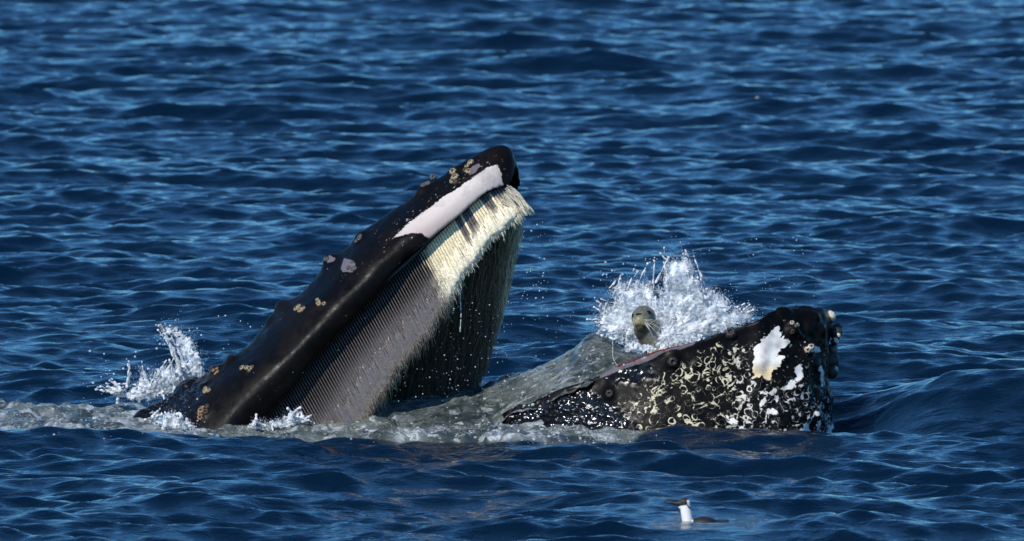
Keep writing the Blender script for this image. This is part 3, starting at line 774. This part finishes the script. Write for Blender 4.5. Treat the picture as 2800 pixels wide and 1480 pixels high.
# ------------------------------------------------------------------ water heaped inside the open jaw
LZ = lambda px: float(np.interp(px, LIP[:, 0], LIP[:, 1]))
SIL = np.array([(930, 1150), (985, 1105), (1019, 1092), (1120, 1088), (1211, 1081), (1296, 1064), (1381, 1032), (1450, 1009), (1514, 985), (1561, 960), (1594, 931), (1627, 913), (1655, 918), (1700, 950), (1760, 968), (1850, 965), (1900, 950), (2000, 925), (2060, 905), (2100, 900)], float)
nx, ny = 230, 90; rows = []
for px in np.linspace(930, 2100, nx):
    zs = P(px, np.interp(px, SIL[:, 0], SIL[:, 1]), .12)[2]
    x = P(px, 1100, 0)[0]; yc = jaw_c(px); hw = jaw_w(max(px, 1290))
    blend = sstep(1240, 1400, px)
    yn = (1 - blend) * (-.88) + blend * (yc - hw * (lipf(px) + .10 - .16 * sstep(1600, 1680, px)))
    zn = (1 - blend) * (-.03) + blend * (P(px, LZ(max(px, 1300)), yc - lipf(px) * hw)[2] - .03 - .02 * sstep(1640, 1700, px))
    row = []
    for t in np.linspace(0, 1, ny):
        y_ = yn + (.72 - yn) * t
        tt = (y_ - yn) / (.12 - yn)
        if tt < 1: z_ = zn + (zs - zn) * math.sin(tt * math.pi / 2) ** 1.15
        else: z_ = zs - (zs + .12) * ((y_ - .12) / .60) ** 1.7
        row.append((x, y_, z_))
    rows.append(row)
G = np.array(rows).reshape(-1, 3)
G[:, 2] += .014 * vnoise(G, .33, 31) + .008 * vnoise(G, .13, 32) + .004 * vnoise(G, .06, 33)
G[:, 1] += .01 * vnoise(G, .15, 34)
hump = mesh_obj('churned_water', G, grid_faces(nx, ny), M_CHURN)
if hump.data.polygons[nx * 20].normal.z < 0: hump.data.flip_normals()
tag(hump, 'grey green churned water heaped up in the open jaws, running off over the lower lip', 'churned water', kind='stuff')

# ------------------------------------------------------------------ seal
y0 = -.22
Hc = P(1760, 870, y0)
seal = empty('seal', Hc - np.array([0, 0, .2])); SS = .88
tag(seal, 'grey seal with head tilted back, caught above the whale\'s lower jaw', 'seal')
E = [ell(Hc, (.098, .105, .100)), ell(Hc + (-.012, -.055, .0), (.080, .080, .075)), ell(Hc + (-.030, -.105, -.004), (.050, .055, .040)), ell(Hc + (-.048, -.110, -.030), (.036, .045, .034)), ell(Hc + (-.008, -.110, -.030), (.036, .045, .034)),
     ell(Hc + (-.026, -.095, -.062), (.034, .045, .038)), ell(Hc + (-.010, -.030, -.085), (.070, .075, .08))]
for t in np.linspace(0, 1, 8):
    E.append(ell(Hc + (.02 + .20 * t, .02 + .02 * t, -.08 - .26 * t), (.10 + .05 * t, .11 + .05 * t, .11 + .04 * t)))
V, F = join(E); V = Hc + (V - Hc) * SS; sb = remesh('body', V, F, .007, M_SEAL, smooth=6)
co = coords(sb); r_ = (co - Hc) / SS
c0 = np.tile((.12, .113, .085), (len(co), 1)); spn = vnoise(co, .05, 41)
c0 = c0 * (1 + .18 * spn)[:, None]
mz = np.exp(-(((r_ - (-.028, -.13, -.015)) / (.055, .06, .035)) ** 2).sum(1)); c0 = c0 * (1 - .7 * mz)[:, None] + np.array((.50, .42, .22)) * (.7 * mz)[:, None]
throat_shade = np.exp(-(((r_ - (-.015, -.09, -.095)) / (.055, .09, .05)) ** 2).sum(1)); throat_shade = np.clip(throat_shade * 1.5, 0, 1); c0 = c0 * (1 - .85 * throat_shade)[:, None] + np.array((.045, .042, .030)) * (.85 * throat_shade)[:, None]  # throat shadow and wetness darkened into the fur tint
mo = np.exp(-(((r_ - (-.028, -.15, -.045)) / (.022, .06, .010)) ** 2).sum(1)); c0 = c0 * (1 - .8 * mo)[:, None] + np.array((.10, .08, .02)) * (.8 * mo)[:, None]
attr_col(sb, 'tint', np.clip(c0, 0, 1)); adopt(sb, seal)
st = bvh(sb)
def on_seal(px, py):
    h, nn = ray(st, px, py); return h if h is not None else P(px, py, y0 - .1)
for px, py, rr in ((1774, 856, .017), (1731, 864, .015)):
    h = on_seal(px, py); v, f = ell(h + (0, .006, 0), (rr * (1.0 if px > 1750 else .7), rr * .8, rr)); adopt(mesh_obj('eye', v, f, M_EYE), seal)
h = on_seal(1746, 859)
V, F = join([ell(h + (.002, -.002, 0), (.015, .012, .007)), ell(h + (-.011, -.003, -.003), (.008, .008, .005)), ell(h + (.013, -.003, .002), (.008, .008, .005))]); adopt(mesh_obj('nose', V, F, M_EYE), seal)
for k in range(16):
    right = k < 9
    h = on_seal(1762 + rng.uniform(-4, 4) if right else 1736 + rng.uniform(-3, 3), 878 + rng.uniform(-5, 6)); an = math.radians(rng.uniform(-80, 5) if right else rng.uniform(195, 255)); L = rng.uniform(.07, .14)
    e = h + np.array([math.cos(an) * L, -.03 + rng.uniform(-.02, .02), math.sin(an) * L]); m_ = (h + e) / 2 + (0, -.012, .008)
    pl = cr([h, m_, e], 7); t = np.gradient(pl, axis=0); V = []
    for i in range(7):
        rr = .0016 * (1 - i / 7.5)
        for j in range(3): a2 = 2.094 * j; V.append(pl[i] + rr * np.array([math.cos(a2), math.sin(a2), math.sin(a2 + .7)]))
    adopt(mesh_obj('whisker', np.array(V), grid_faces(7, 3, True), M_WHISK), seal)

# ------------------------------------------------------------------ seabird
yb = -9.1
wz = height(P(1880, 1425, yb)[0], yb)
base_z = P(1880, 1430, yb)[2]
bird = empty('seabird', P(1880, 1430, yb))
tag(bird, 'small black and white seabird swimming low in the water in the foreground, neck upright', 'bird')
def Bp(px, py, dy=0): return P(px, py, yb + dy)
E = [ell(Bp(1872, 1377), (.038, .030, .037)), ell(Bp(1860, 1377), (.026, .021, .020)), ell(Bp(1850, 1377), (.018, .014, .013))]
for t in np.linspace(0, 1, 12):
    q_ = np.array((1874, 1386)) * (1 - t) + np.array((1882, 1432)) * t; E.append(ell(Bp(*q_), (.0345 + .002 * t, .030 + .008 * t, .030)))
for t in np.linspace(0, 1, 7): E.append(ell(Bp(1884 + 30 * t, 1434 + 3 * t, .01), (.04 + .02 * t, .045 + .015 * t, .040)))
E.append(ell(Bp(1925, 1431), (.085, .065, .042))); E.append(ell(Bp(1960, 1435), (.08, .045, .030))); E.append(ell(Bp(1985, 1428), (.03, .02, .016))); E.append(ell(Bp(1866, 1385), (.026, .022, .022)))
V, F = join(E); bb = remesh('body', V, F, .0035, M_BIRD, smooth=5)
co = coords(bb); pb = to_px(co)
CAP = [(1830, 1366), (1850, 1362), (1871, 1352), (1888, 1356), (1893, 1366), (1878, 1368), (1880, 1380), (1889, 1389), (1893, 1396), (1884, 1391), (1877, 1381), (1864, 1383), (1846, 1388), (1830, 1388)]
cap = sstep(-.6, .6, sdf(pb, CAP)); back = sstep(1891, 1894, pb[:, 0] - .10 * (pb[:, 1] - 1400)) * sstep(1384, 1396, pb[:, 1])
dk = np.clip(np.maximum(cap, back), 0, 1)
c0 = np.tile((.80, .79, .76), (len(co), 1)) * (1 - dk)[:, None] + np.array((.010, .008, .007)) * dk[:, None]
wing = sdf(pb, [(1915, 1436), (1960, 1434), (1960, 1438), (1915, 1440)]); c0[wing > 0] = (.3, .28, .26)
attr_col(bb, 'tint', c0); adopt(bb, bird)
V = []
for i in range(9):
    t = i / 8; c_ = Bp(1847 - 26 * t, 1377 - 5 * t + 1.5 * t * t); ra = .0125 * (1 - t) ** .8 + .0008
    for j in range(10): a_ = .628 * j; V.append(c_ + (0, math.cos(a_) * ra * .7, math.sin(a_) * ra))
adopt(mesh_obj('beak', np.array(V), grid_faces(9, 10, True), M_BEAK), bird)
bt = bvh(bb); h, _ = ray(bt, 1866, 1373)
v, f = ell(h if h is not None else Bp(1866, 1373, -.03), (.0045,) * 3, sub=2); adopt(mesh_obj('eye', v, f, M_EYE), bird)

# ------------------------------------------------------------------ splashes
def splash(name, poly, yc, ydep, base, nfill, nten, tips=None, voxel=.0085, label='', rmin=.010, rmax=.030, curl=0.0, extra=(), holes=.0, sheets=4, size=100, torn=.55, front=()):
    pieces = []
    """a water crown: streams flung from base points to the outline, with a lumpy heart, fused into one surface"""
    poly = np.array(poly, float); base = np.array(base, float); cs, rs = [], []
    b0, b1 = poly.min(0), poly.max(0); k = 0
    n = 0
    while k < nfill and n < nfill * 40:
        n += 1
        p_ = rng.uniform(b0, b1); s_ = sdf(p_[None], poly)[0]
        if s_ < 3: continue
        if holes and vnoise(p_[None], 46, 77)[0] + vnoise(p_[None], 20, 78)[0] * .6 > 1.0 - holes + s_ / 260: continue
        yy = yc + ydep * (rng.normal(0, .35) + .5 * vnoise(p_[None], 60, 5)[0]) * min(1, s_ / 40 + .25)
        r1 = rng.uniform(rmin, rmax) * min(1, .45 + s_ / 70); cs.append(P(*p_, yy)); k += 1
        rs.append((r1 * rng.uniform(.9, 1.9), r1 * .7, r1 * rng.uniform(1.0, 2.3)) if rng.random() < .45 else (r1 * .75,) * 3)
    for pl_, y_, n_ in extra:
        pl_ = np.array(pl_, float); c0_, c1_ = pl_.min(0), pl_.max(0); k = 0
        while k < n_:
            p_ = rng.uniform(c0_, c1_)
            if sdf(p_[None], pl_)[0] < 0: continue
            cs.append(P(*p_, y_ + rng.normal(0, .02))); rs.append((rng.uniform(.006, .013),) * 3); k += 1
    # streams
    bl = cr(base, 60)
    for k in range(nten):
        u0 = .25 if size < 60 else .66
        b_ = bl[rng.integers(60)]
        if tips is not None and k < len(tips): e = np.array(tips[k], float); b_ = bl[np.argmin(np.linalg.norm(bl - e, axis=1))] if rng.random() < .5 else b_
        else:
            e = poly[rng.integers(len(poly))] + rng.normal(0, 9, 2)
            b_ = bl[np.argmin(np.linalg.norm(bl - e, axis=1))] + rng.normal(0, 25, 2)
        mid = (b_ + e) / 2 + np.array([rng.normal(0, 8) + curl, -abs(rng.normal(0, 12))])
        L = np.linalg.norm(e - b_) + 1; m = int(L / 2.2) + 4; y1 = yc + rng.normal(0, ydep * .6); y2 = yc + rng.normal(0, ydep)
        u = np.linspace(u0, 1, m)
        pts = (1 - u)[:, None] ** 2 * b_ + 2 * (u * (1 - u))[:, None] * mid + (u ** 2)[:, None] * e
        wb = np.cumsum(rng.normal(0, .5, (m, 2)), 0) * .5
        rr = (.013 * (1 - u) + .0048) * (1 + .35 * np.sin(u * 31 + k)) * rng.uniform(.7, 1.2)
        for i in range(m):
            cs.append(P(*(pts[i] + wb[i] * u[i]), y1 + (y2 - y1) * u[i])); rs.append((rr[i],) * 3)
        cs.append(P(*(pts[-1] + wb[-1]), y2)); rs.append((rng.uniform(.008, .014),) * 3)
    V, F = balls(cs, rs, 1)
    o = remesh(name, V, F, voxel, M_SPL, smooth=1)
    # thin curved sheets of water, torn and lacy towards their rims
    b0, b1 = poly.min(0) - 14, poly.max(0) + 14; stp = 2.2
    gx, gy = np.meshgrid(np.arange(b0[0], b1[0], stp), np.arange(b0[1], b1[1], stp), indexing='ij'); gp = np.stack([gx.ravel(), gy.ravel()], 1)
    sd0 = sdf(gp, poly); org = base.mean(0); rel = gp - org; pol = np.stack([np.arctan2(rel[:, 1], rel[:, 0]) * 130, np.linalg.norm(rel, axis=1) * .35], 1)
    jobs = [(poly, yc, ydep, li, sheets) for li in range(sheets)] + [(np.array(pf, float), yf_, .03, 40 + 3 * qi + l2, 3) for qi, (pf, yf_) in enumerate(front) for l2 in range(3)]
    for poly_j, yc_j, yd_j, li, nsh in jobs:
        fr_ = (li % nsh) / max(1, nsh - 1) if li < 40 else ((li - 40) % 3) / 2; sd0 = sdf(gp, poly_j); yc_, yd_ = yc_j, yd_j
        val = sd0 - 16 * fr_ * (size / 100) + 7 * vnoise(pol, 26, 100 + li) + 5 * vnoise(pol, 11, 200 + li) + 3.5 * vnoise(gp, 13, 300 + li)
        hol = vnoise(gp, 30, 400 + li) + .7 * vnoise(gp, 13, 500 + li)
        keep = (val > 0) & (hol < torn + np.clip(sd0, 0, 70) / 45)
        yy = yc_ + yd_ * 1.3 * (.5 - fr_) + .035 * vnoise(gp, 85, 600 + li) + .009 * vnoise(pol, 24, 700 + li) + .004 * vnoise(gp, 16, 800 + li)
        Vs = []
        r_ = gp[:, 0:1] * 0 + 1
        u_ = (gp[:, 0] - 1400) / 2800 * FOV; v_ = -(gp[:, 1] - 740) / 2800 * FOV
        D = FW[None] + u_[:, None] * RT[None] + v_[:, None] * UP[None]; Vs = CAM[None] + D * ((yy - CAM[1]) / D[:, 1])[:, None]
        fa = grid_faces(*gx.shape); fa = fa[keep[fa].all(1)]
        if not len(fa): continue
        used, inv = np.unique(fa, return_inverse=True); pieces.append((Vs[used], inv.reshape(-1, 4)))
    me = o.data; me.materials.append(M_SHEET)
    nv = len(me.vertices); VV = coords(o); FF = [list(p.vertices) for p in me.polygons]; nf0 = len(FF); VV, F2 = join([(VV, FF)] + pieces)
    me2 = bpy.data.meshes.new(name); me2.from_pydata(VV.tolist(), [], F2); me2.materials.append(M_SPL); me2.materials.append(M_SHEET)
    mi = np.zeros(len(F2), np.int32); mi[nf0:] = 1; me2.polygons.foreach_set('material_index', mi); me2.polygons.foreach_set('use_smooth', [True] * len(F2))
    o.data = me2
    c_ = coords(o); nn = normals(o)
    # detached drops thrown off the rim, part of the same splash
    return o

def drops(spec):
    cs, rs = [], []
    for (x0, y0_, x1, y1_, n, yc, yd, ra, rb) in spec:
        for k in range(n):
            cs.append(P(rng.uniform(x0, x1), rng.uniform(y0_, y1_), yc + rng.normal(0, yd))); rs.append(ra + (rb - ra) * rng.random() ** 3)
    V, F = balls(cs, rs, 2); return V, F

MAINP = [(1640, 905), (1632, 880), (1642, 850), (1650, 830), (1668, 842), (1680, 830), (1676, 800), (1684, 785), (1700, 770), (1720, 778), (1737, 768), (1760, 778), (1772, 765), (1790, 790), (1800, 805), (1812, 770), (1818, 735), (1824, 712), (1850, 706), (1872, 700), (1888, 712), (1900, 742), (1912, 772),
         (1925, 792), (1950, 790), (1972, 806), (1990, 825), (1998, 845), (2020, 846), (2045, 836), (2062, 848), (2056, 872), (2040, 885), (2000, 905), (1900, 935), (1830, 955), (1760, 955), (1715, 945), (1680, 925)]
main = splash('water_splash', MAINP, .10, .10, [(1650, 905), (1720, 930), (1820, 930), (1920, 915), (2020, 890)], 420, 75,
              tips=[(1786, 706), (1790, 712), (1736, 740), (1740, 748), (1702, 757), (1697, 765), (1606, 873), (1612, 872), (1636, 826), (1628, 840), (1818, 716), (1830, 704), (1770, 722), (1880, 696), (1645, 822), (1760, 740), (1808, 700), (1866, 694), (1905, 740)],
              rmin=.005, rmax=.015, voxel=.0062, sheets=8, front=(([(1782, 930), (1800, 885), (1830, 870), (1880, 880), (1920, 905), (1925, 935), (1850, 965), (1790, 975)], -.46), ([(1690, 955), (1712, 930), (1740, 932), (1790, 940), (1800, 972), (1720, 972)], -.46), ([(1630, 905), (1660, 870), (1700, 850), (1716, 880), (1708, 940), (1680, 940)], -.30)), extra=(([(1625, 915), (1650, 895), (1705, 890), (1712, 940), (1690, 935)], -.16, 70), ([(1800, 935), (1830, 905), (1900, 905), (1930, 925), (1850, 950), (1800, 965)], -.36, 130), ([(1715, 945), (1760, 940), (1800, 955), (1770, 968), (1725, 955)], -.36, 60)))
tag(main, 'white water splash thrown up behind the seal, tall pointed crown', 'splash')
JET = [(440, 893), (470, 896), (499, 903), (520, 922), (537, 947), (552, 972), (562, 1002), (560, 1030), (545, 1050), (499, 1075), (440, 1088), (380, 1100), (352, 1096), (330, 1075), (350, 1060), (372, 1045), (380, 1005), (392, 1000), (395, 1030), (402, 1045), (408, 1016), (414, 1018), (420, 1040), (436, 1020), (440, 1000), (455, 988), (462, 1002), (472, 1005), (486, 995), (484, 962), (480, 925), (450, 915)]
left = splash('water_splash', JET, .28, .06, [(540, 1060), (480, 1085), (400, 1095), (340, 1085)], 300, 36,
              tips=[(386, 993), (345, 982), (350, 988), (408, 1010), (458, 984), (305, 1037), (268, 1062), (275, 1058), (440, 890), (436, 896), (452, 888), (312, 1078), (300, 1040), (520, 905), (290, 1048), (262, 1066)],
              label='', rmin=.005, rmax=.012, voxel=.0062, curl=4, holes=.1, sheets=4, size=35, torn=.35)
tag(left, 'curling jet of clear water thrown up left of the whale\'s head', 'splash')
SM = [(660, 1180), (690, 1150), (705, 1140), (735, 1150), (765, 1140), (790, 1125), (815, 1122), (835, 1138), (840, 1155), (815, 1158), (790, 1175), (740, 1180)]
small = splash('water_splash', SM, -.85, .05, [(680, 1175), (740, 1175), (810, 1160)], 110, 16, tips=[(818, 1115), (790, 1118), (845, 1140), (835, 1150), (700, 1135)], rmin=.004, rmax=.010, voxel=.006, holes=.1, sheets=3, size=20, torn=.5)
tag(small, 'small white splash at the waterline below the dark baleen', 'splash')
SM2 = [(410, 1150), (440, 1128), (470, 1122), (500, 1140), (520, 1152), (540, 1165), (520, 1180), (470, 1178), (430, 1165)]
s2 = splash('water_splash', SM2, -.83, .05, [(430, 1165), (480, 1175), (530, 1170)], 60, 8, rmin=.004, rmax=.010, voxel=.006, holes=.1, sheets=3, size=20, torn=.8)
tag(s2, 'low white lump of broken water in front of the whale\'s lowest barnacles', 'splash')
# thin trickles of water falling
def trickle(pts, yy, label, r0=.005):
    c_ = cr(np.array(pts, float), 60); cs = [P(*q_, yy) for q_ in c_ + np.cumsum(rng.normal(0, .25, (60, 2)), 0)]; rs = r0 * (.7 + .6 * np.abs(np.sin(np.arange(60) * .55))) ** 1
    V, F = balls(cs, rs, 2); o = remesh('water_trickle', V, F, .0030, M_SPL, smooth=1); tag(o, label, 'trickle')
trickle([(1676, 925), (1675, 955), (1676, 975), (1684, 990), (1697, 1005)], -.72, 'thin broken trickle of water falling onto the lip left of the seal', .0032)
trickle([(1255, 765), (1257, 800), (1259, 850), (1260, 905)], -.35, 'thin trickle hanging from the cream baleen edge', .004)
#trickle([(1088, 985), (1090, 1020), (1086, 1055), (1090, 1085)], -.6, 'thin trickle hanging from the brown baleen edge near the water', .005)

V, F = drops([(1425, 590, 1500, 900, 34, -.1, .2, .003, .007), (1180, 820, 1400, 1080, 120, -.25, .2, .0025, .006), (1420, 640, 1600, 1000, 40, 0, .4, .0025, .006),
              (1780, 640, 2250, 850, 95, .1, .3, .002, .0055), (1620, 740, 1700, 830, 20, .1, .1, .003, .008), (1640, 700, 1900, 800, 46, .2, .1, .003, .008),
              (225, 960, 380, 1110, 34, .25, .1, .003, .011), (420, 880, 480, 960, 22, .25, .05, .003, .009), (480, 860, 720, 960, 16, .2, .2, .003, .008), (850, 560, 1000, 1000, 6, -.8, .02, .002, .004),
              (1000, 1000, 1300, 1100, 46, -.7, .1, .002, .005)])
cs, rs = [], []
for poly_, n_, y_ in ((MAINP, 2600, .10), (JET, 900, .28), (SM, 250, -.72), (SM2, 160, -.7)):
    pp = np.array(poly_, float); cen = pp.mean(0)
    for k in range(n_):
        i_ = rng.integers(len(pp)); u_ = rng.random(); q_ = pp[i_] * (1 - u_) + pp[(i_ + 1) % len(pp)] * u_
        out = (q_ - cen) / np.linalg.norm(q_ - cen); sp_ = 9 if len(pp) > 20 else 5
        q_ = q_ + out * rng.normal(0, sp_) * (1 + 2.2 * rng.random() ** 3) + rng.normal(0, 3, 2)
        cs.append(P(*q_, y_ + rng.normal(0, .07))); rs.append(rng.uniform(.0010, .0030))
v2, f2 = balls(cs, rs, 1); V, F = join([(V, F), (v2, f2)])
dr = mesh_obj('water_droplets', V, F, M_DROP); tag(dr, 'scattered white spray droplets flying round the whale and the splashes', 'spray', kind='stuff')

# froth and beads added as sun glints on the whale and the churned surface
cs, rs = [], []
dg = bpy.context.evaluated_depsgraph_get()
targets = [bvh(hump), tree, bvh(sea)]
ZN = [(1300, 950, 1660, 1200, 330), (1380, 1080, 1700, 1215, 420), (950, 1080, 1380, 1210, 200), (0, 1110, 400, 1200, 90), (400, 1090, 560, 1180, 90), (1560, 980, 1800, 1060, 50), (1700, 850, 1850, 950, 40), (700, 1000, 1060, 1180, 70), (1400, 1190, 1950, 1215, 60)]
pl_tree = None
for x0, y0_, x1, y1_, n in ZN:
    for k in range(int(n * .3)):
        px, py = rng.uniform(x0, x1), rng.uniform(y0_, y1_); best = None
        for t_ in targets:
            h, nn = ray(t_, px, py)
            if h is not None and h[1] < 1.0 and (best is None or h[1] < best[1]): best = h
        if best is None: continue
        cs.append(best + (0, -.002, .0)); rb0 = (.0022 + (.009 if 1300 < px < 1700 and py > 1060 else .006) * rng.random() ** 3); rs.append((rb0 * rng.uniform(.8, 1.5), rb0, rb0 * rng.uniform(.6, 1.2)))
V, F = balls(cs, rs, 2)
bd = mesh_obj('froth_glint_beads', V, F, M_DROP); tag(bd, 'beads of froth and added sun glints on the wet jaw and churned water', 'froth', kind='stuff')

# far specks of foam on the open water behind
W = M('foam_speck').set(Base_Color=(.34, .34, .31), Roughness=.6); 
for px, py, sc_, lb, colr in ((658, 298, (.045, .07, .022), 'pale tan blob floating in a wave trough far behind on the left', 1), (2071, 273, (.028, .04, .03), 'pale round blob floating far behind above the lower jaw', 1)):
    d_ = P(px, py, 0) - CAM; q_ = CAM + d_ * (-CAM[2] / d_[2]); hz = height(q_[0], q_[1])
    E = [ell((q_[0] + dx_, q_[1], hz + .02 + dz_), np.array(sc_) * s_) for dx_, dz_, s_ in ((0, 0, 1), (.06, -.01, .7), (-.05, -.01, .6))]
    V, F = join(E); o = remesh('foam_clot', V, F, .012, W.m, smooth=2); tag(o, lb, 'foam')
